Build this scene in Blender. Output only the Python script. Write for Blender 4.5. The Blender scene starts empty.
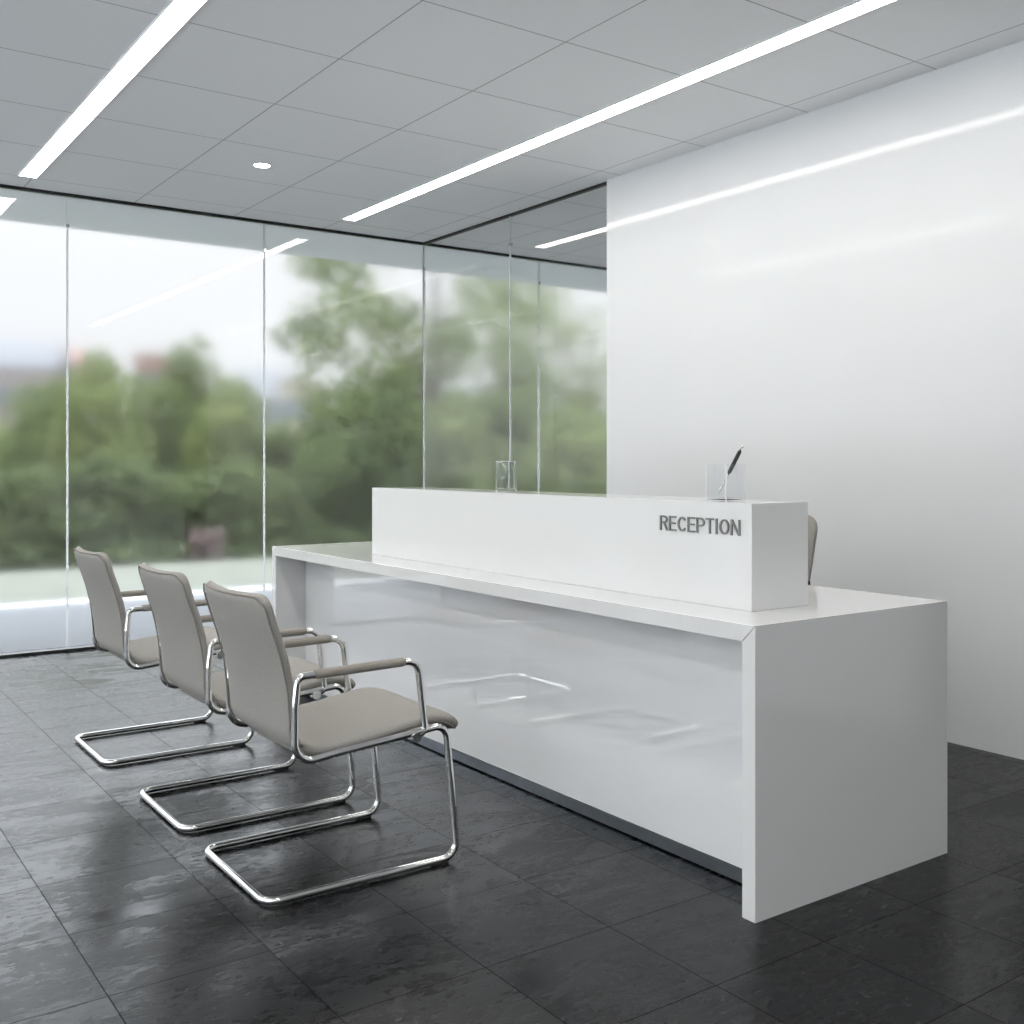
import bpy, bmesh, math, random
from mathutils import Vector, Matrix
random.seed(7)
S = bpy.context.scene
COL = S.collection
H = 1.18            # eye height
CEIL = 2.85

# ------------------------------------------------------------------ materials
def mat(name):
    m = bpy.data.materials.new(name); m.use_nodes = True
    nt = m.node_tree; nt.nodes.clear()
    out = nt.nodes.new('ShaderNodeOutputMaterial')
    return m, nt, out
def N(nt, kind, **kw):
    n = nt.nodes.new(kind)
    for k, v in kw.items():
        if k in n.inputs: n.inputs[k].default_value = v
        else: setattr(n, k, v)
    return n
def rgb(r, g, b): return (r, g, b, 1)
def ramp(nt, pts):
    r = nt.nodes.new('ShaderNodeValToRGB'); e = r.color_ramp.elements
    e[0].position, e[0].color = pts[0]; e[1].position, e[1].color = pts[-1]
    for p, c in pts[1:-1]:
        x = e.new(p); x.color = c
    return r
def principled(name, col, rough=.5, metal=0, ior=1.5, coat=0, coat_rough=.03, noise=None, bump=None, spec=None):
    """noise=(scale, amount): colour speckle; bump=(scale, strength)"""
    m, nt, out = mat(name)
    p = N(nt, 'ShaderNodeBsdfPrincipled')
    p.inputs['Base Color'].default_value = rgb(*col)
    p.inputs['Roughness'].default_value = rough
    p.inputs['Metallic'].default_value = metal
    p.inputs['IOR'].default_value = ior
    p.inputs['Coat Weight'].default_value = coat
    p.inputs['Coat Roughness'].default_value = coat_rough
    if spec is not None: p.inputs['Specular IOR Level'].default_value = spec
    nt.links.new(p.outputs[0], out.inputs[0])
    if noise or bump:
        tc = N(nt, 'ShaderNodeTexCoord')
    if noise:
        t = N(nt, 'ShaderNodeTexNoise', Scale=noise[0], Detail=3.0)
        nt.links.new(tc.outputs['Object'], t.inputs['Vector'])
        a = noise[1]
        r = ramp(nt, [(.3, rgb(*[c*(1-a) for c in col])), (.7, rgb(*[min(1, c*(1+a)) for c in col]))])
        nt.links.new(t.outputs['Fac'], r.inputs[0]); nt.links.new(r.outputs[0], p.inputs['Base Color'])
    if bump:
        t = N(nt, 'ShaderNodeTexNoise', Scale=bump[0], Detail=2.0)
        nt.links.new(tc.outputs['Object'], t.inputs['Vector'])
        b = N(nt, 'ShaderNodeBump', Strength=bump[1], Distance=.002)
        nt.links.new(t.outputs['Fac'], b.inputs['Height']); nt.links.new(b.outputs[0], p.inputs['Normal'])
    return m

M = {}
M['gloss_white'] = principled('gloss_white_solid_surface', (.77, .77, .765), .06, ior=1.6, noise=(2, .01))
M['lacquer'] = principled('back_painted_front_panel', (.86, .865, .87), .04, ior=1.9, coat=1.0)
M['steel_strip'] = principled('satin_steel', (.42, .46, .5), .3, metal=1, noise=(30, .05))
M['letter'] = principled('brushed_steel_letter', (.27, .27, .26), .4, metal=1, noise=(60, .1))
M['chrome'] = principled('polished_chrome', (.80, .80, .79), .07, metal=1, noise=(5, .02))
M['black_rubber'] = principled('black_rubber', (.015, .015, .016), .5, noise=(40, .2))
M['black_metal'] = principled('black_anodised_channel', (.012, .013, .014), .4, noise=(20, .1))
M['fabric'] = principled('greige_wool_fabric', (.34, .325, .30), .9, noise=(420, .16), bump=(500, .5), spec=.2)
M['piping'] = principled('taupe_piping', (.24, .222, .20), .8, noise=(300, .1), spec=.2)
M['arm_fabric'] = principled('taupe_arm_pad', (.30, .28, .25), .8, noise=(300, .1), spec=.2)
M['wall'] = principled('satin_white_wall', (.765, .77, .775), .08, ior=1.27, noise=(1.5, .01))
M['matte_wall'] = principled('matte_white_wall', (.55, .55, .54), .8, noise=(1.5, .02))
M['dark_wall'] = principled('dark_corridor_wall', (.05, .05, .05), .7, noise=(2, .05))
M['pen_black'] = principled('black_lacquer', (.01, .01, .011), .25, noise=(30, .1))
M['silicone'] = None
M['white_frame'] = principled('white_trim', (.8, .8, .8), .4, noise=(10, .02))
M['kerb'] = principled('white_kerb_stone', (.86, .86, .86), .6, noise=(8, .04))
M['lawn'] = principled('pale_lawn', (.115, .121, .101), .95, noise=(3, .10), spec=.1)
M['hill'] = principled('green_hillside', (.035, .048, .026), .95, noise=(.5, .3), spec=.1)
M['bark'] = principled('grey_brown_bark', (.10, .085, .07), .9, noise=(6, .3))
M['roof_slate'] = principled('blue_grey_roof', (.07, .075, .085), .7, noise=(1, .1))
M['roof_tile'] = principled('terracotta_roof', (.17, .085, .065), .8, noise=(1, .1))
M['render_pink'] = principled('pinkish_facade', (.20, .165, .155), .8, noise=(.6, .08))
M['render_cream'] = principled('cream_facade', (.25, .225, .175), .8, noise=(.6, .08))
M['render_grey'] = principled('grey_facade', (.17, .18, .20), .8, noise=(.6, .08))
M['brick_red'] = principled('red_brick_facade', (.17, .075, .055), .8, noise=(.6, .12))
M['far_glass'] = principled('dark_window_pane', (.10, .12, .14), .2, noise=(1, .1))

def emission(name, col, s):
    m, nt, out = mat(name)
    e = N(nt, 'ShaderNodeEmission'); e.inputs[0].default_value = rgb(*col); e.inputs[1].default_value = s
    nt.links.new(e.outputs[0], out.inputs[0]); return m
M['strip_glow'] = emission('led_diffuser', (1, .97, .92), 13.0)
M['spot_glow'] = emission('downlight_lens', (1, .99, .97), 20.0)

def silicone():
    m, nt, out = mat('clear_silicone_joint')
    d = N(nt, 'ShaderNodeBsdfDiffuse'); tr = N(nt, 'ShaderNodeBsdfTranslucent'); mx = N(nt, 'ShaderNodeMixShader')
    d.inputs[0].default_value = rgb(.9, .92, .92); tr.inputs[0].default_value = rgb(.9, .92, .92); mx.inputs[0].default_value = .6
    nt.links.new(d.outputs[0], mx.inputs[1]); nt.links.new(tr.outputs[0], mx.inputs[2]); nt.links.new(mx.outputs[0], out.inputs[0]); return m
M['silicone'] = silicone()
def leaf_mat(name, a, b):
    m, nt, out = mat(name)
    tc = N(nt, 'ShaderNodeTexCoord')
    t = N(nt, 'ShaderNodeTexNoise', Scale=1.1, Detail=4.0)
    nt.links.new(tc.outputs['Object'], t.inputs['Vector'])
    r = ramp(nt, [(.35, rgb(*a)), (.65, rgb(*b))])
    nt.links.new(t.outputs['Fac'], r.inputs[0])
    d = N(nt, 'ShaderNodeBsdfDiffuse'); tr = N(nt, 'ShaderNodeBsdfTranslucent')
    nt.links.new(r.outputs[0], d.inputs[0]); nt.links.new(r.outputs[0], tr.inputs[0])
    mx = N(nt, 'ShaderNodeMixShader'); mx.inputs[0].default_value = .3
    nt.links.new(d.outputs[0], mx.inputs[1]); nt.links.new(tr.outputs[0], mx.inputs[2])
    nt.links.new(mx.outputs[0], out.inputs[0]); return m
M['leaf_light'] = leaf_mat('light_green_leaves', (.12, .15, .06), (.20, .23, .10))
M['leaf_mid'] = leaf_mat('mid_green_leaves', (.09, .12, .05), (.16, .19, .085))
M['leaf_dark'] = leaf_mat('dark_green_leaves', (.056, .076, .038), (.115, .14, .066))
M['blossom'] = leaf_mat('pink_white_blossom', (.13, .075, .075), (.22, .20, .19))

# architectural glass: sharp surface reflection, very slightly diffusing body
def pane_glass(name='architectural_glass', rough=.33):
    m, nt, out = mat(name)
    rf = N(nt, 'ShaderNodeBsdfRefraction'); rf.distribution = 'GGX'
    rf.inputs['Color'].default_value = rgb(.99, .995, 1.0)
    rf.inputs['Roughness'].default_value = rough; rf.inputs['IOR'].default_value = 1.04
    gl = N(nt, 'ShaderNodeBsdfGlossy'); gl.inputs['Roughness'].default_value = 0.0
    fr = N(nt, 'ShaderNodeFresnel'); fr.inputs['IOR'].default_value = 1.55
    ge = N(nt, 'ShaderNodeNewGeometry')
    inv = N(nt, 'ShaderNodeMath', operation='SUBTRACT'); inv.inputs[0].default_value = 1.5
    sc = N(nt, 'ShaderNodeMath', operation='MULTIPLY'); sc.inputs[1].default_value = 1.5
    mu = N(nt, 'ShaderNodeMath', operation='MULTIPLY'); mu.use_clamp = True
    nt.links.new(ge.outputs['Backfacing'], sc.inputs[0]); nt.links.new(sc.outputs[0], inv.inputs[1])
    nt.links.new(inv.outputs[0], mu.inputs[0]); nt.links.new(fr.outputs[0], mu.inputs[1])
    mx = N(nt, 'ShaderNodeMixShader')
    nt.links.new(mu.outputs[0], mx.inputs[0]); nt.links.new(rf.outputs[0], mx.inputs[1]); nt.links.new(gl.outputs[0], mx.inputs[2])
    nt.links.new(mx.outputs[0], out.inputs[0]); return m
M['glass'] = pane_glass(); M['side_glass'] = pane_glass('partition_glass', .12)
def acrylic():
    m, nt, out = mat('clear_acrylic')
    g = N(nt, 'ShaderNodeBsdfGlass'); g.inputs['Roughness'].default_value = 0; g.inputs['IOR'].default_value = 1.14
    g.inputs['Color'].default_value = rgb(.99, 1, 1)
    nt.links.new(g.outputs[0], out.inputs[0]); return m
M['acrylic'] = pane_glass('clear_acrylic', 0.0)

def math_(nt, op, a, b=None, clamp=False):
    n = N(nt, 'ShaderNodeMath', operation=op); n.use_clamp = clamp
    for i, v in enumerate((a, b)):
        if v is None: continue
        if isinstance(v, (int, float)): n.inputs[i].default_value = v
        else: nt.links.new(v, n.inputs[i])
    return n.outputs[0]
def grid_mask(nt, px, py, ox, oy, w, xyz):
    """1 on the joints of a grid of pitch px, py"""
    outs = []
    for ax, p, o in (('X', px, ox), ('Y', py, oy)):
        v = math_(nt, 'DIVIDE', math_(nt, 'SUBTRACT', xyz.outputs[ax], o), p)
        f = math_(nt, 'FRACT', v)
        d = math_(nt, 'ABSOLUTE', math_(nt, 'SUBTRACT', f, .5))       # .5 at the joint
        outs.append(math_(nt, 'GREATER_THAN', d, .5 - w/2/p))
    return math_(nt, 'MAXIMUM', *outs)

def ceiling_mat():
    m, nt, out = mat('ceiling_tiles')
    tc = N(nt, 'ShaderNodeTexCoord'); xyz = N(nt, 'ShaderNodeSeparateXYZ')
    nt.links.new(tc.outputs['Object'], xyz.inputs[0])
    mask = grid_mask(nt, .658, .678, 1.945, 3.317, .0055, xyz)
    t = N(nt, 'ShaderNodeTexNoise', Scale=180.0, Detail=3.0); nt.links.new(tc.outputs['Object'], t.inputs[0])
    r = ramp(nt, [(.35, rgb(.90, .90, .905)), (.65, rgb(.94, .94, .945))]); nt.links.new(t.outputs[0], r.inputs[0])
    mx = N(nt, 'ShaderNodeMix', data_type='RGBA'); nt.links.new(mask, mx.inputs[0])
    nt.links.new(r.outputs[0], mx.inputs[6]); mx.inputs[7].default_value = rgb(.40, .40, .40)
    p = N(nt, 'ShaderNodeBsdfPrincipled', Roughness=.75); p.inputs['Specular IOR Level'].default_value = .3
    nt.links.new(mx.outputs[2], p.inputs['Base Color']); nt.links.new(p.outputs[0], out.inputs[0]); return m
M['ceiling'] = ceiling_mat()
M['soffit'] = principled('smooth_soffit', (.92, .93, .94), .7, noise=(1, .01))

def floor_mat():
    m, nt, out = mat('dark_slate_tiles')
    tc = N(nt, 'ShaderNodeTexCoord'); xyz = N(nt, 'ShaderNodeSeparateXYZ')
    nt.links.new(tc.outputs['Object'], xyz.inputs[0])
    PX, PY, OX, OY = .3775, .37, .6200, 2.055
    mask = grid_mask(nt, PX, PY, OX, OY, .0030, xyz)
    ix = math_(nt, 'FLOOR', math_(nt, 'DIVIDE', math_(nt, 'SUBTRACT', xyz.outputs['X'], OX), PX))
    iy = math_(nt, 'FLOOR', math_(nt, 'DIVIDE', math_(nt, 'SUBTRACT', xyz.outputs['Y'], OY), PY))
    cell = N(nt, 'ShaderNodeCombineXYZ'); nt.links.new(ix, cell.inputs[0]); nt.links.new(iy, cell.inputs[1])
    wn = N(nt, 'ShaderNodeTexWhiteNoise', noise_dimensions='3D'); nt.links.new(cell.outputs[0], wn.inputs[0])
    # each tile its own piece of stone
    off = N(nt, 'ShaderNodeVectorMath', operation='SCALE'); off.inputs['Scale'].default_value = 13.0
    nt.links.new(wn.outputs['Color'], off.inputs[0])
    pos = N(nt, 'ShaderNodeVectorMath', operation='ADD')
    nt.links.new(tc.outputs['Object'], pos.inputs[0]); nt.links.new(off.outputs[0], pos.inputs[1])
    stretch = N(nt, 'ShaderNodeVectorMath', operation='MULTIPLY'); stretch.inputs[1].default_value = (1.0, 2.3, 1)
    nt.links.new(pos.outputs[0], stretch.inputs[0])
    big = N(nt, 'ShaderNodeTexNoise', Scale=2.6, Detail=9.0, Roughness=.62, Distortion=.9)
    nt.links.new(stretch.outputs[0], big.inputs[0])
    fine = N(nt, 'ShaderNodeTexNoise', Scale=28.0, Detail=6.0, Roughness=.65)
    nt.links.new(stretch.outputs[0], fine.inputs[0])
    # cleft steps
    st = ramp(nt, [(.30, rgb(0, 0, 0)), (.44, rgb(.25, .25, .25)), (.455, rgb(.5, .5, .5)), (.56, rgb(.62, .62, .62)), (.572, rgb(.9, .9, .9)), (.75, rgb(1, 1, 1))])
    nt.links.new(big.outputs[0], st.inputs[0])
    hgt = math_(nt, 'ADD', math_(nt, 'MULTIPLY', st.outputs[0], .45), math_(nt, 'MULTIPLY', fine.outputs[0], .09))
    hgt = math_(nt, 'ADD', hgt, math_(nt, 'MULTIPLY', big.outputs[0], .8))
    hgt = math_(nt, 'SUBTRACT', hgt, math_(nt, 'MULTIPLY', mask, .85))
    b = N(nt, 'ShaderNodeBump', Strength=.40, Distance=.0025); nt.links.new(hgt, b.inputs['Height'])
    colr = ramp(nt, [(.2, rgb(.004, .0044, .0052)), (.8, rgb(.009, .0094, .0104))])
    v = math_(nt, 'ADD', math_(nt, 'MULTIPLY', wn.outputs['Value'], .45), math_(nt, 'MULTIPLY', big.outputs[0], .6))
    nt.links.new(v, colr.inputs[0])
    mx = N(nt, 'ShaderNodeMix', data_type='RGBA'); nt.links.new(mask, mx.inputs[0])
    nt.links.new(colr.outputs[0], mx.inputs[6]); mx.inputs[7].default_value = rgb(.004, .004, .004)
    rr = ramp(nt, [(.42, rgb(.18, .18, .18)), (.56, rgb(.34, .34, .34))])
    nt.links.new(math_(nt, 'ADD', math_(nt, 'MULTIPLY', fine.outputs[0], .4), math_(nt, 'MULTIPLY', big.outputs[0], .6)), rr.inputs[0])
    p = N(nt, 'ShaderNodeBsdfPrincipled'); p.inputs['IOR'].default_value = 1.35
    p.inputs['Specular Tint'].default_value = rgb(.93, .97, 1)
    nt.links.new(math_(nt, 'MULTIPLY', math_(nt, 'SUBTRACT', 1.0, math_(nt, 'MULTIPLY', mask, .92)), .5), p.inputs['Specular IOR Level'])
    nt.links.new(mx.outputs[2], p.inputs['Base Color']); nt.links.new(rr.outputs[0], p.inputs['Roughness'])
    nt.links.new(b.outputs[0], p.inputs['Normal']); nt.links.new(p.outputs[0], out.inputs[0]); return m
M['floor'] = floor_mat()
M['bounce_paving'] = principled('white_bounce_paving', (.82, .84, .86), .6, noise=(4, .02))  # unseen ground on the left, made white to bounce light onto the ceiling
M['paving'] = principled('slate_paving_with_sky_glare', (.058, .064, .072), .7, noise=(4, .08))  # terrace slate with sky glare put into its colour, also bounces light up

# ------------------------------------------------------------------ mesh helpers
def link(name, bm, m, parent=None, smooth=False, loc=None):
    me = bpy.data.meshes.new(name)
    bmesh.ops.recalc_face_normals(bm, faces=bm.faces[:]) 
    if smooth:
        for f in bm.faces:
            if len(f.verts) > 4:
                f.smooth = False
                for e in f.edges: e.smooth = False
    bm.to_mesh(me); bm.free()
    o = bpy.data.objects.new(name, me); COL.objects.link(o)
    if m: me.materials.append(m)
    if smooth:
        for p in me.polygons: p.use_smooth = True
    if parent: o.parent = parent
    if loc: o.location = loc
    return o
def empty(name, loc=(0, 0, 0), rz=0):
    o = bpy.data.objects.new(name, None); o.empty_display_size = .1
    o.location = loc; o.rotation_euler.z = rz; COL.objects.link(o); return o
def tag(o, label=None, cat=None, group=None, kind=None):
    if label: o['label'] = label
    if cat: o['category'] = cat
    if group: o['group'] = group
    if kind: o['kind'] = kind
    return o
def box(bm, x0, x1, y0, y1, z0, z1):
    v = [bm.verts.new((x, y, z)) for x in (x0, x1) for y in (y0, y1) for z in (z0, z1)]
    for f in ((0, 1, 3, 2), (4, 6, 7, 5), (0, 4, 5, 1), (2, 3, 7, 6), (0, 2, 6, 4), (1, 5, 7, 3)):
        bm.faces.new([v[i] for i in f])
    return v
def boxbm(*a, bev=0, seg=2):
    bm = bmesh.new(); box(bm, *a)
    if bev:
        bmesh.ops.bevel(bm, geom=bm.edges[:], offset=bev, segments=seg, affect='EDGES', profile=.5)
    return bm
def prism(pts, axis, a, b, bev=0):
    """2-D outline pts extruded along axis from a to b"""
    bm = bmesh.new()
    def P(p, t):
        return {'X': (t, p[0], p[1]), 'Y': (p[0], t, p[1]), 'Z': (p[0], p[1], t)}[axis]
    A = [bm.verts.new(P(p, a)) for p in pts]; B = [bm.verts.new(P(p, b)) for p in pts]
    bm.faces.new(A); bm.faces.new(B[::-1])
    n = len(pts)
    for i in range(n): bm.faces.new((A[i], A[(i+1) % n], B[(i+1) % n], B[i]))
    if bev: bmesh.ops.bevel(bm, geom=bm.edges[:], offset=bev, segments=2, affect='EDGES', profile=.5)
    return bm
def fillet(pts, rad, n=7, closed=False):
    """polyline -> rounded polyline; rad: one radius per point"""
    P = [Vector(p) for p in pts]; out = []; L = len(P)
    for i, p in enumerate(P):
        r = rad[i] if hasattr(rad, '__len__') else rad
        if (not closed and i in (0, L-1)) or r <= 0: out.append(p); continue
        a = (P[i-1]-p); b = (P[(i+1) % L]-p); la, lb = a.length, b.length
        a.normalize(); b.normalize()
        ang = a.angle(b)
        if ang > math.pi-.02: out.append(p); continue
        t = min(r/math.tan(ang/2), la*.49, lb*.49)
        A = p+a*t; B = p+b*t
        rr = t*math.tan(ang/2)
        c = p+(a+b).normalized()*(rr/math.sin(ang/2))
        va, vb = A-c, B-c
        th = va.angle(vb)
        for k in range(n+1):
            s = k/n
            out.append(c+(va*math.sin((1-s)*th)+vb*math.sin(s*th))/math.sin(th))
    return out
def tube(bm, pts, r, seg=12, closed=False, caps=True):
    P = [Vector(p) for p in pts]
    Q = [P[0]]
    for p in P[1:]:
        if (p-Q[-1]).length > 1e-5: Q.append(p)
    P = Q; n = len(P)
    if closed and (P[0]-P[-1]).length < 1e-5: P.pop(); n -= 1
    rs = r if hasattr(r, '__len__') else [r]*n
    def tan(i):
        if closed: return (P[(i+1) % n]-P[i-1]).normalized()
        return (P[min(i+1, n-1)]-P[max(i-1, 0)]).normalized()
    t0 = tan(0); nrm = t0.orthogonal().normalized(); rings = []
    for i in range(n):
        t = tan(i)
        nrm = (nrm-t*nrm.dot(t)).normalized()
        bn = t.cross(nrm)
        rings.append([bm.verts.new(P[i]+(nrm*math.cos(2*math.pi*k/seg)+bn*math.sin(2*math.pi*k/seg))*rs[i]) for k in range(seg)])
    rng = range(n) if closed else range(n-1)
    for i in rng:
        a, b = rings[i], rings[(i+1) % n]
        off = 0
        if closed and i == n-1:
            off = min(range(seg), key=lambda o: (a[0].co-b[o].co).length)
        for k in range(seg):
            bm.faces.new((a[k], a[(k+1) % seg], b[(k+1+off) % seg], b[(k+off) % seg]))
    if caps and not closed:
        bm.faces.new(rings[0][::-1]); bm.faces.new(rings[-1])
    return bm
def lathe(bm, prof, seg=32, c=(0, 0, 0)):
    rings = []
    for r, z in prof:
        if r < 1e-6: rings.append([bm.verts.new((c[0], c[1], c[2]+z))])
        else: rings.append([bm.verts.new((c[0]+r*math.cos(2*math.pi*k/seg), c[1]+r*math.sin(2*math.pi*k/seg), c[2]+z)) for k in range(seg)])
    for a, b in zip(rings, rings[1:]):
        for k in range(seg):
            k2 = (k+1) % seg
            if len(a) == 1 and len(b) == 1: continue
            if len(a) == 1: bm.faces.new((a[0], b[k], b[k2]))
            elif len(b) == 1: bm.faces.new((a[k], a[k2], b[0]))
            else: bm.faces.new((a[k], a[k2], b[k2], b[k]))
    return bm
def copy_tree(o, parent=None):
    c = o.copy(); COL.objects.link(c)
    if parent: c.parent = parent
    for ch in list(o.children): copy_tree(ch, c)
    return c

# ------------------------------------------------------------------ the room
XL, XR, YB, YG, YS = -4.0, 4.075, -3.6, 6.98, 8.0
WE = 4.80                                # end of the white wall
DX0, DX1 = .93, 2.235                    # passage in the right wall
def struct(name, bm, m, parent=None, **k):
    o = link(name, bm, m, parent, **k)
    if not parent: o['kind'] = 'structure'
    return o
struct('floor', boxbm(XL-.15, 9.2, YB-.15, YG+.02, -.12, 0), M['floor'])
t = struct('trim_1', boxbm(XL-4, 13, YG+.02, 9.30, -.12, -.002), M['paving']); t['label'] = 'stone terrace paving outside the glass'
t = struct('trim_2', boxbm(XL-4, 13, 9.30, 9.42, -.12, .012), M['kerb']); t['label'] = 'white kerb at the terrace edge'
struct('ceiling', boxbm(XL-.15, 9.2, YB-.15, YG+.02, CEIL, CEIL+.25), M['ceiling'])
t = struct('trim_3', boxbm(XL-4, 13, YG+.02, YS, CEIL, CEIL+.25), M['soffit']); t['label'] = 'smooth soffit overhanging the terrace'
# right wall: one mesh with the passage cut out
bm = bmesh.new()
o_ = prism([(YB, 0), (DX0, 0), (DX0, 2.25), (DX1, 2.25), (DX1, 0), (WE, 0), (WE, CEIL), (YB, CEIL)], 'X', XR, XR+.14)
bm.free()
struct('wall_right', o_, M['wall'])
struct('wall_back', boxbm(XL, XR, YB-.12, YB, 0, CEIL), M['matte_wall'])
# passage behind the right wall, and the neighbouring bay behind the side glass
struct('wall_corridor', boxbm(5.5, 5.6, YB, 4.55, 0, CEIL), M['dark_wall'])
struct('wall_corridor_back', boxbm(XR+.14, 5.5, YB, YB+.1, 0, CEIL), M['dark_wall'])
struct('wall_partition', boxbm(XR+.14, 9.1, 4.66, 4.80, 0, CEIL), M['matte_wall'])
struct('wall_far', boxbm(9.1, 9.2, 4.66, YG, 0, CEIL), M['matte_wall'])

# glazing
TH = .012
def pane(n, x0, x1, y, along='X', joint=True, jw=.005, gm='glass'):
    g = .004
    if along == 'X': b = boxbm(x0+g, x1-g, y, y+TH, .03, CEIL-.015)
    else: b = boxbm(y, y+TH, x0+g, x1-g, .03, CEIL-.015)
    w = struct('window_%d' % n, b, M[gm])
    if joint:
        if along == 'X': j = boxbm(x1-jw, x1+jw, y-.001, y+TH+.001, .03, CEIL-.015)
        else: j = boxbm(y-.001, y+TH+.001, x1-jw, x1+jw, .03, CEIL-.015)
        link('silicone_joint', j, M['silicone'], w)
        bmc = bmesh.new()
        c = (x1, y+TH/2, CEIL-.20) if along == 'X' else (y+TH/2, x1, CEIL-.20)
        a = Vector((0, 1, 0)) if along == 'X' else Vector((1, 0, 0))
        tube(bmc, [Vector(c)-a*.014, Vector(c)+a*.014], .011, 16)
        link('glass_clip', bmc, M['chrome'], w, smooth=False)
    return w
XS = [-4.0, -2.323, -1.035, .253, 1.541, 2.829, 4.105]
k = 1
for a, b in zip(XS, XS[1:]): pane(k, a, b, YG, jw=.004 if b > 4 else .0055); k += 1
for a, b in zip([4.105, 5.20, 6.45, 7.75], [5.20, 6.45, 7.75, 9.1]): pane(k, a, b, YG, joint=b < 9); k += 1
pane(k, WE, 5.835, XR+.025, 'Y', jw=.003, gm='side_glass'); k += 1
pane(k, 5.835, YG-.012, XR+.025, 'Y', joint=False, gm='side_glass')
for ya, yb in ((YB, -2.25), (-2.25, -.9), (-.9, .42), (.42, 1.73), (1.73, 3.04), (3.04, 4.35), (4.35, 5.66), (5.66, YG)):
    k += 1; pane(k, ya, yb, XL-TH, 'Y', joint=yb < YG)
struct('trim_8', boxbm(XL-TH-.012, XL+.012, YB, YG-.012, CEIL-.017, CEIL), M['black_metal'])
struct('trim_9', boxbm(XL-TH-.012, XL+.012, YB, YG-.012, 0, .028), M['black_metal'])
t = struct('trim_10', boxbm(-16, XL-.16, -8, YG+.02, -.12, -.002), M['bounce_paving']); t['label'] = 'unseen white paving added outside the left glass to bounce light'
struct('trim_4', boxbm(XL, 9.1, YG-.012, YG+TH+.012, CEIL-.017, CEIL), M['black_metal'])
struct('trim_5', boxbm(XL, 9.1, YG-.012, YG+TH+.012, 0, .018), M['black_metal'])
t = struct('trim_11', boxbm(XR+.0235, XR+TH+.0265, YG-.006, YG+.001, .028, CEIL-.017), M['silicone']); t['label'] = 'clear silicone joint at the glass corner'
struct('trim_6', boxbm(XR+.018, XR+TH+.032, WE, YG-.012, CEIL-.017, CEIL), M['black_metal'])
struct('trim_7', boxbm(XR+.018, XR+TH+.032, WE, YG-.012, 0, .028), M['black_metal'])

# ------------------------------------------------------------------ ceiling lights
def strip(x0, x1, y0, y1, label):
    r = empty('ceiling_strip_light', ((x0+x1)/2, (y0+y1)/2, CEIL))
    w, l = (x1-x0)/2, (y1-y0)/2
    bm = bmesh.new()
    e = .006
    for a in ((-w-e, -w, -l-e, l+e), (w, w+e, -l-e, l+e), (-w, w, -l-e, -l), (-w, w, l, l+e)):
        box(bm, *a, -.006, 0)
    link('frame', bm, M['white_frame'], r)
    link('diffuser', boxbm(-w, w, -l, l, -.004, 0), M['strip_glow'], r)
    tag(r, label, 'ceiling light', 'linear strip lights in the ceiling'); return r
strip(1.208, 1.302, .40, 6.68, 'long white linear strip light over the row of grey chairs')
strip(3.238, 3.332, .40, 6.60, 'long white linear strip light nearest the glossy right wall')
strip(-.80, -.71, .40, 6.68, 'long white linear strip light just left of the frame')
strip(-2.82, -2.73, .40, 6.68, 'long white linear strip light beside the left wall')
for x_, n_ in ((1.224, 'above the camera'), (-.80, 'left of the camera'), (-2.82, 'in the far left rear corner')):  # unseen fill strips added to lift the ceiling and the desk end
    strip(x_, x_+.09, -3.3, -.6, 'added unseen fill strip %s, by the back wall' % n_)
strip(8.45, 8.54, 4.95, 6.75, 'added unseen fill strip in the neighbouring bay, against its end wall')  # both bay strips are added out of sight to brighten its ceiling
strip(7.9, 7.99, 4.95, 6.75, 'added unseen fill strip in the neighbouring bay, nearer the white wall')
d = empty('downlight', (2.286, 5.676, CEIL))
bm = bmesh.new(); lathe(bm, [(.044, 0), (.044, -.004), (.052, -.004), (.053, 0)], 40); link('rim', bm, M['white_frame'], d, smooth=False)
bm = bmesh.new(); lathe(bm, [(0, -.002), (.044, -.002), (.044, 0), (0, 0)], 40); link('lens', bm, M['spot_glow'], d)
tag(d, 'small round recessed ceiling downlight between the two strip lights', 'downlight')

# ------------------------------------------------------------------ reception desk
DX, DXB, DY0, DY1, DZ, DT = 2.069, 2.917, 1.853, 5.008, .76, .045
desk = empty('reception_desk', (DX, DY0, 0))
tag(desk, 'long gloss white reception desk with raised counter and RECEPTION lettering', 'desk')
def dpart(name, bm, m, **k):
    bmesh.ops.translate(bm, vec=(-DX, -DY0, 0), verts=bm.verts[:])
    return link(name, bm, m, desk, **k)
c = .0012
# mitred waterfall top and ends
top = prism([(DY0+c, DZ), (DY1-c, DZ), (DY1-DT-c, DZ-DT), (DY0+DT+c, DZ-DT)], 'X', DX, DXB, bev=.0012)
dpart('countertop', top, M['gloss_white'])
endn = prism([(DY0, 0), (DY0+DT, 0), (DY0+DT, DZ-DT-c), (DY0, DZ-c)], 'X', DX, DXB, bev=.0012)
dpart('side_panel', endn, M['gloss_white'])
endf = prism([(DY1, 0), (DY1-DT, 0), (DY1-DT, DZ-DT-c), (DY1, DZ-c)], 'X', DX, DXB, bev=.0012)
dpart('side_panel', endf, M['gloss_white'])
dpart('front_panel', boxbm(2.228, 2.248, DY0+DT+.0005, DY1-DT-.0005, .045, DZ-DT-.0005, bev=.001), M['lacquer'])
dpart('plinth', boxbm(2.226, 2.238, DY0+DT+.0005, DY1-DT-.0005, .006, .043), M['steel_strip'])
dpart('plinth', boxbm(2.24, 2.26, DY0+DT+.0005, DY1-DT-.0005, .0, .04), M['black_rubber'])
RX0, RX1, RY0, RY1, RZ = 2.259, 2.500, 2.036, 4.305, 1.0635
dpart('raised_counter', boxbm(RX0, RX1, RY0, RY1, DZ, RZ, bev=.0015), M['gloss_white'])

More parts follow.
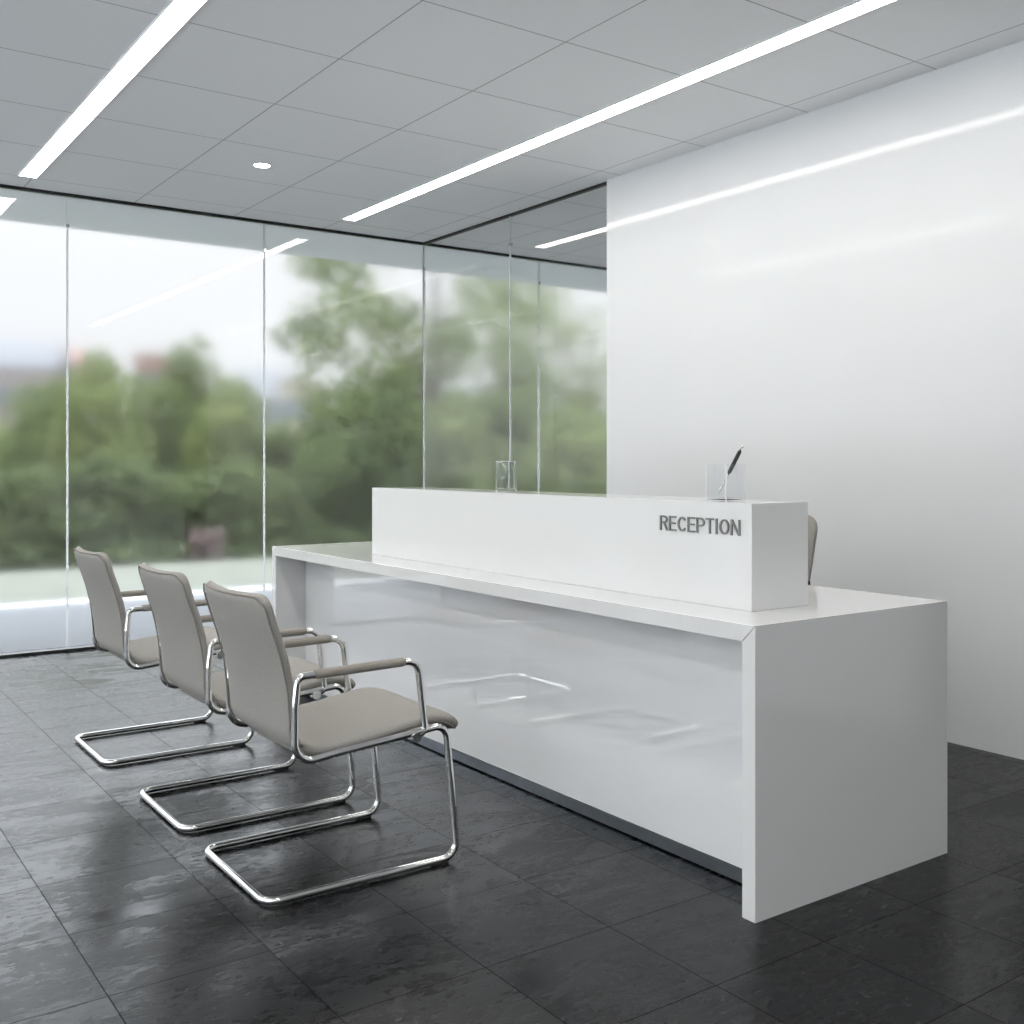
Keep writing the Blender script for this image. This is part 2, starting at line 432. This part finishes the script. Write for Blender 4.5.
# RECEPTION, one raised letter each: strokes in a cap-height-1 cell, x to the right
def arc(cx, cy, rx, ry, a0, a1, n=14):
    return [(cx+rx*math.cos(math.radians(a0+(a1-a0)*i/n)), cy+ry*math.sin(math.radians(a0+(a1-a0)*i/n))) for i in range(n+1)]
sw = .115; q = sw/2
LET = {
 'R': (.66, [[(q, 0), (q, 1)], [(q, 1-q), (.36, 1-q)]+arc(.36, .735, .22, .19, 90, -90)+[(q, .545)], [(.36, .53), (.60, 0)]]),
 'E': (.60, [[(q, 0), (q, 1)], [(q, 1-q), (.58, 1-q)], [(q, .52), (.54, .52)], [(q, q), (.59, q)]]),
 'C': (.72, [arc(.375, .5, .30, .425, 38, 322, 26)]),
 'P': (.64, [[(q, 0), (q, 1)], [(q, 1-q), (.36, 1-q)]+arc(.36, .70, .22, .225, 90, -90)+[(q, .475)]]),
 'T': (.60, [[(.30, 0), (.30, 1)], [(0, 1-q), (.60, 1-q)]]),
 'I': (.20, [[(.10, 0), (.10, 1)]]),
 'O': (.76, [arc(.38, .5, .305, .425, 0, 360, 36)]),
 'N': (.68, [[(q, 0), (q, 1)], [(.68-q, 0), (.68-q, 1)], [(q+.02, .98), (.66-q, .02)]]),
}
def stroke(bm, pts, h, w, d, f):
    """flat ribbon of width w and depth d along pts"""
    V = [Vector(p) for p in pts]; n = len(V)
    closed = n > 3 and (V[0]-V[-1]).length < 1e-4
    if closed: V.pop(); n -= 1
    L, R = [], []
    for i in range(n):
        if closed: t = V[(i+1) % n]-V[i-1]
        else: t = V[min(i+1, n-1)]-V[max(i-1, 0)]
        t.normalize(); nn = Vector((-t.y, t.x))*w/2
        L.append(V[i]+nn); R.append(V[i]-nn)
    ring = []
    for i in range(n):
        ring.append([bm.verts.new(f(p, z)) for p, z in ((L[i], 0), (R[i], 0), (R[i], d), (L[i], d))])
    for i in range(n if closed else n-1):
        a, b = ring[i], ring[(i+1) % n]
        for k in range(4): bm.faces.new((a[k], a[(k+1) % 4], b[(k+1) % 4], b[k]))
    if not closed: bm.faces.new(ring[0]); bm.faces.new(ring[-1][::-1])
CAP, ZB, YL, YR_ = .0455, .9705, 2.405, 2.077
word = 'RECEPTION'; gap = .11
tot = sum(LET[ch][0] for ch in word)+gap*(len(word)-1)
kx = (YL-YR_)/tot
cur = 0
for ch in word:
    wd, strokes = LET[ch]; bm = bmesh.new()
    for si, s in enumerate(strokes):
        d = .0045+.0001*si
        stroke(bm, s, CAP, sw, d, lambda p, z: (RX0-.0002-z-DX, YL-(cur+p.x)*kx-DY0, ZB+p.y*CAP))
    link('letter', bm, M['letter'], desk); cur += wd+gap

# ------------------------------------------------------------------ things on the counter
# thick clear tumbler
g = bmesh.new()
lathe(g, [(0, 0), (.038, 0), (.040, .002), (.040, .117), (.0385, .119), (.036, .119), (.0345, .117), (.0345, .016), (.032, .012), (0, .012)], 56)
tum = link('glass_tumbler', g, M['acrylic'], smooth=False, loc=(2.318, 3.322, RZ+.0006))
for p in tum.data.polygons: p.use_smooth = abs(p.normal.z) < .5
for nm, z in (('rim', .1185), ('foot_glint', .0018)):  # pale rings stand in for light caught on the glass edges
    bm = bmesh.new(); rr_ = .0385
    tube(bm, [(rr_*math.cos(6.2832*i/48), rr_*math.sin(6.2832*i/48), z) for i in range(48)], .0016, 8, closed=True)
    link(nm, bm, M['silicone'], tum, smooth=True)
tag(tum, 'tall clear cylindrical glass tumbler on the raised counter', 'glass')
# square clear holder
hs, hh, wt = .041, .109, .0035
hb = bmesh.new()
def shell_box(bm, s, h, w, base):
    o = [bm.verts.new((x*s, y*s, z)) for z in (0, h) for x, y in ((-1, -1), (1, -1), (1, 1), (-1, 1))]
    i = [bm.verts.new((x*(s-w), y*(s-w), z)) for z in (base, h) for x, y in ((-1, -1), (1, -1), (1, 1), (-1, 1))]
    bm.faces.new(o[:4][::-1]); bm.faces.new(i[:4])
    for a in range(4):
        b = (a+1) % 4
        bm.faces.new((o[a], o[b], o[b+4], o[a+4])); bm.faces.new((i[b], i[a], i[a+4], i[b+4]))
        bm.faces.new((o[a+4], o[b+4], i[b+4], i[a+4]))
shell_box(hb, hs, hh, wt, .006)
HC = (2.437, 2.303)
ho = link('pen_holder', hb, M['acrylic'], loc=(HC[0], HC[1], RZ+.0006))
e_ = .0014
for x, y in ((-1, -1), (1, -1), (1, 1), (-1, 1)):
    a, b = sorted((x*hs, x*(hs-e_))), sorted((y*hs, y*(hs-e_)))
    link('edge_glint', boxbm(a[0]-.0012, a[1]+.0012, b[0]-.0012, b[1]+.0012, .0005, hh+.001), M['white_frame'], ho)  # white corner strips imitate the light caught by the acrylic edges
tag(ho, 'square clear acrylic pen holder on the raised counter above the lettering', 'pen holder')
# pen leaning in it
tip = Vector((2.424, 2.327, RZ+.0095)); rimp = Vector((2.4695, 2.302, 1.172))
dr = (rimp-tip).normalized(); Lp = .178
pen = empty('ballpoint_pen', tip)
pen.rotation_mode = 'QUATERNION'; pen.rotation_quaternion = Vector((0, 0, 1)).rotation_difference(dr)
for nm, prof, mm in (('tip', [(0, 0), (.0007, .0005), (.0022, .014), (.0030, .028), (.0030, .082), (0, .082)], 'chrome'),
                     ('barrel', [(0, .082), (.0050, .082), (.0064, .088), (.0064, .153), (.0052, .160), (0, .160)], 'pen_black'),
                     ('push_button', [(0, .160), (.0030, .160), (.0030, .170), (.0042, .171), (.0042, .177), (.003, .178), (0, .178)], 'chrome')):
    bm = bmesh.new(); lathe(bm, prof, 20); link(nm, bm, M[mm], pen, smooth=True)
tag(pen, 'black and silver pen leaning in the clear square holder', 'pen')

# ------------------------------------------------------------------ visitor chairs (cantilever)
X0 = 1.105
def L_(x, z): return (x-X0, z)
def catmull(pts, n=8):
    P = [Vector(p) for p in pts]; P = [2*P[0]-P[1]]+P+[2*P[-1]-P[-2]]; out = []
    for i in range(1, len(P)-2):
        for k in range(n):
            t = k/n
            out.append(.5*((2*P[i])+(P[i+1]-P[i-1])*t+(2*P[i-1]-5*P[i]+4*P[i+1]-P[i+2])*t*t+(3*P[i]-P[i-1]-3*P[i+1]+P[i+2])*t**3))
    out.append(P[-2]); return out
def pad(prof, hw, th, bow, tipround=(.05, .05), wfun=None, seg=28):
    """upholstered shell: centreline prof in (x, z), half width hw, thickness th; bow = backward bulge along the shell"""
    P = catmull(prof, 8); n = len(P)
    s = [0]
    for a, b in zip(P, P[1:]): s.append(s[-1]+(b-a).length)
    T = s[-1]; bm = bmesh.new(); rings = []
    def edge(dist, r):          # quarter-circle round-off
        if dist >= r: return 1
        return math.sqrt(max(0, 1-(1-dist/r)**2))
    # resample denser at the ends
    us = sorted(set([0, .0015, .004, .008, .014, .022, .032, .045]+[T-e for e in (0, .0015, .004, .008, .014, .022, .032, .045)]+[T*i/34 for i in range(3, 32)]))
    def at(u):
        for i in range(n-1):
            if s[i+1] >= u-1e-9:
                k = (u-s[i])/max(1e-9, s[i+1]-s[i]); return P[i].lerp(P[i+1], k), (P[i+1]-P[i]).normalized()
        return P[-1], (P[-1]-P[-2]).normalized()
    for u in us:
        p, t = at(u); nn = Vector((-t.y, t.x))
        w = wfun(u/T) if wfun else hw
        r0, r1 = tipround
        w = w-(.0 if u > r0 else r0*(1-edge(u, r0)))-(.0 if T-u > r1 else r1*(1-edge(T-u, r1)))
        h = th/2*max(.02, min(edge(u, th/2), edge(T-u, th/2)))
        b = bow(u/T)
        ring = []
        for k in range(seg*2):
            a = math.pi*k/seg
            ca, sa = math.cos(a), math.sin(a)
            y = w*math.copysign(abs(ca)**.42, ca)
            hh_ = h*math.copysign(abs(sa)**.75, sa)
            off = nn*hh_+Vector(b)*(1-(y/w)**2)
            ring.append(bm.verts.new((p.x+off.x, y, p.y+off.y)))
        rings.append(ring)
    m_ = seg*2
    for a, b in zip(rings, rings[1:]):
        for k in range(m_): bm.faces.new((a[k], a[(k+1) % m_], b[(k+1) % m_], b[k]))
    bm.faces.new(rings[0][::-1]); bm.faces.new(rings[-1])
    return bm, P, T
def make_chair():
    r = empty('cantilever_chair')
    HWB = .238; TY = .2435; R = .0105
    back = [L_(*p) for p in ((1.088, .826), (1.112, .745), (1.140, .66), (1.160, .57), (1.168, .49), (1.172, .44), (1.190, .403))]
    wf = lambda u: .240-.009*max(0, u-.45)/.55
    bm, P, T = pad(back, HWB, .038, lambda u: (-.026*(1-u)**.6-.004, -.004*(1-u)), (.045, .012), wf)
    bk = link('backrest', bm, M['fabric'], r, smooth=True)
    seat = [L_(*p) for p in ((1.194, .412), (1.225, .393), (1.27, .389), (1.36, .397), (1.46, .408), (1.54, .419), (1.61, .426), (1.667, .413), (1.708, .381))]
    bm, P2, _ = pad(seat, .231, .046, lambda u: (0, -.008), (.01, .05), None)
    se = link('seat', bm, M['fabric'], r, smooth=True)
    # piping on the rim of the back: a welt down both sides and across the top
    for side in (0,):
        pts = []
        for sy in (-1, 1):
            line = []
            for i in range(len(P)-1, 2, -1):
                u = i/(len(P)-1)
                w = wf(u)
                t = (P[min(i+1, len(P)-1)]-P[i-1]).normalized(); nn = Vector((-t.y, t.x))
                q_ = P[i]+nn*(-.0150)
                line.append(Vector((q_.x, sy*(w-.0012), q_.y)))
            pts += line if sy < 0 else line[::-1]
            if sy < 0:
                for k in range(1, 16):
                    a = -1+2*k/16
                    w = wf(0)-.012
                    bx = -.030*(1-(a*.95)**2)
                    pts.append(Vector((P[1].x-.013+bx, a*w, P[1].y+.006-.006*(1-a*a)-(.018*max(0, abs(a)-.85)/.15))))
        bm = bmesh.new(); tube(bm, pts, .0026, 8)
        link('piping', bm, M['piping'], bk, smooth=True)
    bm = bmesh.new()
    pts = []
    for sy in (-1, 1):
        line = []
        for i in range(4, len(P2)-3):
            t = (P2[i+1]-P2[i-1]).normalized(); nn = Vector((-t.y, t.x))
            q_ = P2[i]-nn*.012
            line.append(Vector((q_.x, sy*.2225, q_.y)))
        bm = bmesh.new(); tube(bm, line, .0030, 8)
        link('piping', bm, M['piping'], se, smooth=True)
    # chrome frame: floor loop, front legs, seat rails (one bent tube)
    def side(y):
        return [(L_(1.165, .52)[0], y, .52), (L_(1.164, .372)[0], y, .366), (L_(1.30, .380)[0], y, .379), (L_(1.53, .398)[0], y, .398),
                (L_(1.640, .412)[0], y, .408), (L_(1.680, .0125)[0], y, .0125), (-.022, y, .0125)]
    a = side(-TY); b = side(TY)[::-1]
    rad = [0, .052, .3, .3, .040, .045, .045]
    path = fillet(a+b, rad+rad[::-1], 9)
    bm = bmesh.new(); tube(bm, path, R, 14); link('frame', bm, M['chrome'], r, smooth=True)
    # rear uprights + arms
    for y in (-TY, TY):
        ap = [(L_(1.165, 0)[0], y, .519), (L_(1.172, 0)[0], y, .600), (L_(1.545, 0)[0], y, .606), (L_(1.569, 0)[0], y, .400), (L_(1.535, 0)[0], y, .386)]
        pth = fillet(ap, [0, .020, .042, .016, 0], 9)
        bm = bmesh.new(); tube(bm, pth, R, 14)
        c = Vector(ap[-1]); tube(bm, [c+Vector((0, -.014, 0)), c+Vector((0, .014, 0))], .0150, 14)
        arm = link('arm', bm, M['chrome'], r, smooth=True)
        # pad
        bm = bmesh.new()
        x0, x1 = L_(1.222, 0)[0], L_(1.500, 0)[0]; zz = lambda x: .600+(x-L_(1.172, 0)[0])*.006/.373
        xs = [x0, x0+.003, x0+.008]+[x0+.01+(x1-x0-.02)*i/8 for i in range(9)]+[x1-.008, x1-.003, x1]
        rr = [.0108, .012, .0128]+[.0132]*9+[.0128, .012, .0108]
        tube(bm, [(x, y, zz(x)+.0015) for x in xs], rr, 18)
        for v in bm.verts: v.co.y = y+(v.co.y-y)*1.15
        pd = link('armrest_pad', bm, M['arm_fabric'], arm, smooth=True)
        link('floor_glide', boxbm(L_(1.595, 0)[0], L_(1.645, 0)[0], y-.009, y+.009, .0005, .009, bev=.001), M['black_rubber'], r)
    link('cross_bar', tube(bmesh.new(), [(L_(1.40, 0)[0], -TY, .388), (L_(1.40, 0)[0], TY, .388)], .007, 10), M['chrome'], r, smooth=True)
    return r
ch = make_chair()
spots = [(X0, 2.905, 'grey upholstered cantilever chair nearest the camera, in front of the desk'),
         (X0+.002, 3.585, 'grey upholstered cantilever chair in the middle of the row of three'),
         (X0-.006, 4.50, 'grey upholstered cantilever chair nearest the glass wall, last of the row')]
for i, (x, y, lb) in enumerate(spots):
    c = ch if i == 0 else copy_tree(ch)
    c.location = (x, y, 0)
    tag(c, lb, 'chair', 'grey chrome-framed visitor chairs along the desk')

# ------------------------------------------------------------------ receptionist's chair behind the desk
def office_chair(loc, rz):
    r = empty('office_chair', loc, rz)      # faces -X locally
    bm, *_ = pad([(.305, .968), (.285, .88), (.262, .78), (.245, .70), (.238, .62), (.235, .56)], .21, .045, lambda u: (.02, 0), (.06, .05))
    link('backrest', bm, M['fabric'], r, smooth=True)
    bm, *_ = pad([(.225, .475), (.15, .468), (0, .468), (-.15, .475), (-.215, .462)], .235, .055, lambda u: (0, -.006), (.06, .07))
    link('seat', bm, M['fabric'], r, smooth=True)
    bm = bmesh.new(); tube(bm, fillet([(.05, 0, .43), (.285, 0, .43), (.275, 0, .62), (.292, 0, .74)], [0, .05, .1, 0]), .016, 12)
    link('back_bracket', bm, M['chrome'], r, smooth=True)
    bm = bmesh.new(); lathe(bm, [(0, .10), (.028, .10), (.028, .27), (.017, .27), (.017, .425), (.06, .425), (.06, .44), (0, .44)], 24)
    link('gas_column', bm, M['chrome'], r, smooth=False)
    for y in (-.27, .27):
        bm = bmesh.new(); tube(bm, fillet([(.02, y*.55, .435), (.02, y, .44), (.04, y, .68), (-.0, y, .70)], [0, .04, .02, 0]), .011, 12)
        a = link('arm', bm, M['chrome'], r, smooth=True)
        link('armrest_pad', boxbm(-.13, .15, y-.03, y+.03, .70, .728, bev=.011, seg=3), M['black_rubber'], a, smooth=True)
    bm = bmesh.new()
    lathe(bm, [(0, .125), (.045, .12), (.045, .075), (0, .075)], 24)
    link('hub', bm, M['chrome'], r)
    for k in range(5):
        a = 2*math.pi*k/5+.3; d = Vector((math.cos(a), math.sin(a), 0))
        bm = bmesh.new(); tube(bm, [d*.03+Vector((0, 0, .10)), d*.16+Vector((0, 0, .09)), d*.29+Vector((0, 0, .072))], [.022, .018, .012], 12)
        lg = link('leg', bm, M['chrome'], r, smooth=True)
        bm = bmesh.new(); p = d*.29; s = Vector((-d.y, d.x, 0))
        for o in (-.02, .02): tube(bm, [p+s*(o-.009)+Vector((0, 0, .0275)), p+s*(o+.009)+Vector((0, 0, .0275))], .027, 20)
        tube(bm, [p+Vector((0, 0, .0275)), p+Vector((0, 0, .075))], .007, 8)
        link('caster', bm, M['black_rubber'], lg)
    tag(r, 'grey office chair behind the reception desk, back towards the white wall', 'office chair')
    return r
office_chair((3.12, 2.946, 0), 0)

# ------------------------------------------------------------------ outside
def at_px(px, d, z=0):
    """a point at a given distance on the sight line of a photo column"""
    t = (px-512)/1059
    return Vector((d*(.5767+.817*t), d*(.817-.5767*t), z))
bm = bmesh.new(); box(bm, -18, 26, 9.42, 12.35, -.3, 0.0); box(bm, -40, -16, -8, 9.42, -.3, 0.0); lw = struct('lawn', bm, M['lawn']); lw['label'] = 'pale lawn beyond the terrace'
bm = bmesh.new()
vs = [bm.verts.new(p) for p in ((-60, 12.35, -.15), (70, 12.35, -.15), (140, 170, -2), (-110, 170, -2))]
bm.faces.new(vs); bmesh.ops.subdivide_edges(bm, edges=bm.edges[:], cuts=40, use_grid_fill=True)
for v in bm.verts: v.co.z += .25*math.sin(v.co.x*.31)*math.cos(v.co.y*.23) if v.co.y > 14 else 0
hl = struct('hillside', bm, M['hill'], smooth=True); hl['label'] = 'green ground falling away beyond the lawn'

def blob_pts(clumps, per, leaf, rnd):
    bm = bmesh.new()
    for (cx, cy, cz, cr) in clumps:
        for _ in range(per):
            v = Vector((rnd.gauss(0, 1), rnd.gauss(0, 1), rnd.gauss(0, 1))).normalized()
            rr = cr*(.72+.38*rnd.random())
            p = Vector((cx, cy, cz))+Vector((v.x*rr, v.y*rr, v.z*rr*.85))
            nrm = (v+Vector((rnd.uniform(-.9, .9), rnd.uniform(-.9, .9), rnd.uniform(-.9, .9)))).normalized()
            t = nrm.orthogonal().normalized(); t = Matrix.Rotation(rnd.uniform(0, 6.28), 3, nrm) @ t; b = nrm.cross(t)
            l = leaf*rnd.uniform(.7, 1.3)
            q = [p-t*l*.5, p-b*l*.28+nrm*l*.06, p+t*l*.5, p+b*l*.28+nrm*l*.06]
            bm.faces.new([bm.verts.new(x) for x in q])
    return bm
def tree_proto(name, kind, seed, h, w, mat_, n=26, per=170, leaf=.20, open_=False):
    rnd = random.Random(seed)
    r = empty(name)
    cl = []
    for i in range(n):
        a = rnd.uniform(0, 6.28); k = rnd.random()
        if open_:
            z = h*(.28+.68*k); rad = w*.5*math.sin(math.pi*min(1, .25+.75*(1-k)))**.6*math.sqrt(rnd.random()); cr = w*rnd.uniform(.07, .14)
        else:
            z = h*(.10+.78*k); rad = w*.5*(1-k**3)**.5*math.sqrt(rnd.random())*.8; cr = w*rnd.uniform(.13, .2)
        cl.append((rad*math.cos(a), rad*math.sin(a), z, cr))
    if not open_:      # fill the lower skirt
        for i in range(9):
            a = i/9*6.28; cl.append((w*.33*math.cos(a), w*.33*math.sin(a), h*.14, w*.17))
    bm = bmesh.new()
    tube(bm, [(0, 0, -.3), (.03*h, 0, h*.3), (-.02*h, .02*h, h*.6), (0, 0, h*.86)], [h*.028, h*.022, h*.014, h*.004], 8)
    for (x, y, z, cr) in cl[:n:2]:
        tube(bm, [(0, 0, z*.55), (x*.5, y*.5, z*.8), (x, y, z)], [h*.007, h*.004, h*.0015], 6)
    link('trunk', bm, M['bark'], r, smooth=True)
    link('crown', blob_pts(cl, per, leaf, rnd), M[mat_], r)
    return r
protos = {
 'bush': tree_proto('bushy_tree', 'bush', 1, 4.0, 4.2, 'leaf_mid'),
 'pale': tree_proto('bushy_tree', 'pale', 2, 4.0, 4.0, 'leaf_light'),
 'dark': tree_proto('bushy_tree', 'dark', 3, 4.0, 4.4, 'leaf_dark'),
 'open': tree_proto('tall_tree', 'open', 4, 8.0, 6.0, 'leaf_mid', n=60, per=90, leaf=.22, open_=True),
}
protos['airy'] = tree_proto('tall_tree', 'airy', 9, 8.0, 6.0, 'leaf_light', n=46, per=80, leaf=.22, open_=True)  # paler leaves put the side glass haze and sky reflection into the colour
used = set()
# (kind, photo column, distance, top row, width in px, label)
TREES = [
 ('pale', -30, 19, 415, 200, 'pale green bushy tree at the left edge, in front of the far houses'),
 ('bush', 62, 18, 372, 130, 'round bushy green tree behind the first glass joint from the left'),
 ('pale', 100, 17, 352, 120, 'light green rounded treetop just right of the first glass joint'),
 ('bush', 150, 20, 372, 120, 'green bushy tree below the small red brick building'),
 ('bush', 192, 21, 338, 90, 'pointed green treetop right of the small red brick building'),
 ('pale', 235, 18, 378, 130, 'pale green bushy tree left of the second glass joint'),
 ('dark', 130, 14.5, 462, 230, 'dark low bush behind the farthest grey chair'),
 ('dark', 20, 14.3, 470, 220, 'dark low bush at the left edge beyond the lawn'),
 ('dark', 225, 14.6, 470, 200, 'dark low bush behind the middle grey chair'),
 ('bush', 292, 17.5, 420, 140, 'low green tree under the cream building'),
 ('dark', 345, 15.5, 440, 160, 'dark bush behind the far end of the desk'),
 ('bush', 350, 17, 375, 120, 'green bushy tree at the foot of the tall tree'),
 ('open', 432, 19, 236, 280, 'tall airy tree with sky showing through, left of the glass corner'),
 ('dark', 398, 15.6, 400, 110, 'dark bush just left of the glass corner'),
 ('pale', 455, 17, 392, 130, 'light green bushy tree behind the side glass, left of its joint'),
 ('bush', 515, 18, 385, 130, 'green bushy tree behind the joint of the side glass'),
 ('pale', 575, 16.5, 405, 140, 'light green bushy tree next to the white wall'),
 ('airy', 500, 24, 300, 260, 'tall airy tree behind the side glass'),
 ('airy', 590, 25, 305, 200, 'tall airy tree where the side glass meets the white wall'),
 ('bush', 640, 18, 390, 150, 'green bushy tree hidden partly by the white wall'),
]
for kind, px, dist, top, wpx, lb in TREES:
    p = protos[kind]
    o = p if kind not in used else copy_tree(p)
    used.add(kind)
    ht = H-(top-462)*dist/1059+.25
    h0, w0 = (8.0, 6.0) if kind in ('open', 'airy') else (4.0, 4.3)
    o.location = at_px(px, dist, -.25)
    sx = wpx*dist/1059/w0; o.scale = (sx, sx, ht/h0/.97)
    o.rotation_euler.z = (px*.37) % 6.28
    tag(o, lb, 'tree', 'trees and bushes beyond the lawn')
# pink and white blossoming shrub
r = empty('flowering_shrub', at_px(208, 13.2, -.1))
rnd = random.Random(5)
link('foliage', blob_pts([(rnd.uniform(-.12, .12), rnd.uniform(-.12, .12), rnd.uniform(.1, .36), .14) for _ in range(8)], 60, .09, rnd), M['blossom'], r)
bm = bmesh.new(); tube(bm, [(0, 0, -.1), (0, 0, .3)], .015, 6); link('stem', bm, M['bark'], r)
tag(r, 'small pink and white flowering shrub at the lawn edge behind the chairs', 'shrub')

def building(name, px, dist, top, wpx, mats, label, roofh=0, depth=10, win=(3, 2)):
    w = wpx*dist/1059; ht = H-(top-462)*dist/1059+2
    r = empty(name, at_px(px, dist, -2))
    r.rotation_euler.z = math.radians(-35.2)+(px-512)/1059*-.6
    link('facade', boxbm(-w/2, w/2, 0, depth, 0, ht-roofh), M[mats[0]], r)
    if roofh:
        e = w*.04
        bm = prism([(-e, ht-roofh), (depth+e, ht-roofh), (depth/2, ht)], 'X', -w/2-e, w/2+e)
    else:
        bm = boxbm(-w/2-.1, w/2+.1, -.1, depth+.1, ht-.05, ht+.25)
    link('roof', bm, M[mats[1]], r)
    for i in range(win[0]):
        for j in range(win[1]):
            x = -w/2+w*(i+.5)/win[0]; z = ht-roofh-1.9-2.9*j
            if z < 1: continue
            link('window', boxbm(x-.5, x+.5, -.06, .05, z-.6, z+.7), M['far_glass'], r)
    tag(r, label, 'building'); return r
building('apartment_building', 12, 70, 334, 78, ('render_pink', 'roof_slate'), 'pinkish far building with a blue-grey roof at the left edge', roofh=2.2, win=(4, 4))
building('house', 52, 85, 342, 42, ('render_cream', 'roof_tile'), 'far house with a terracotta roof behind the left trees', roofh=1.6, win=(3, 2))
building('brick_building', 148, 90, 357, 26, ('brick_red', 'brick_red'), 'small red brick building above the trees', win=(2, 2))
building('house', 262, 95, 365, 60, ('render_grey', 'roof_slate'), 'grey far house with a blue roof at the second glass joint', roofh=3.0, win=(4, 2))
building('house', 298, 75, 383, 40, ('render_cream', 'render_cream'), 'cream far house right of the second glass joint', win=(3, 2))
building('apartment_building', 480, 100, 385, 120, ('render_grey', 'roof_slate'), 'grey far building seen through the side glass', roofh=3, win=(6, 2))

# ------------------------------------------------------------------ sky
w = bpy.data.worlds.new('overcast_sky'); S.world = w; w.use_nodes = True
nt = w.node_tree; nt.nodes.clear()
wo = nt.nodes.new('ShaderNodeOutputWorld'); bg = nt.nodes.new('ShaderNodeBackground')
tc = nt.nodes.new('ShaderNodeTexCoord'); sp = nt.nodes.new('ShaderNodeSeparateXYZ')
nt.links.new(tc.outputs['Generated'], sp.inputs[0])
r = ramp(nt, [(0, rgb(.56, .575, .59)), (.20, rgb(.62, .63, .64)), (.42, rgb(2.85, 3.0, 3.15)), (1, rgb(5.4, 5.65, 6.0))])
nt.links.new(sp.outputs['Z'], r.inputs[0]); nt.links.new(r.outputs[0], bg.inputs[0])
bg.inputs[1].default_value = 1.0
nt.links.new(bg.outputs[0], wo.inputs[0])

# ------------------------------------------------------------------ camera
cam = bpy.data.cameras.new('camera'); co = bpy.data.objects.new('camera', cam); COL.objects.link(co)
cam.sensor_width = 36; cam.sensor_fit = 'HORIZONTAL'; cam.lens = 36*1059/1024
cam.shift_y = -(512-462)/1024
co.location = (0, 0, H)
co.rotation_euler = (math.radians(90), 0, -math.atan2(.5767, .817))
cam.clip_start = .05; cam.clip_end = 500
S.camera = co
S.view_settings.view_transform = 'Standard'; S.view_settings.look = 'None'
S.view_settings.gamma = 1; S.view_settings.use_curve_mapping = False
S.view_settings.exposure = 0.75
S.cycles.use_denoising = True
S.cycles.max_bounces = 14; S.cycles.transmission_bounces = 14; S.cycles.glossy_bounces = 6; S.cycles.diffuse_bounces = 5
S.cycles.sample_clamp_indirect = 8
S.cycles.caustics_refractive = True; S.cycles.caustics_reflective = True
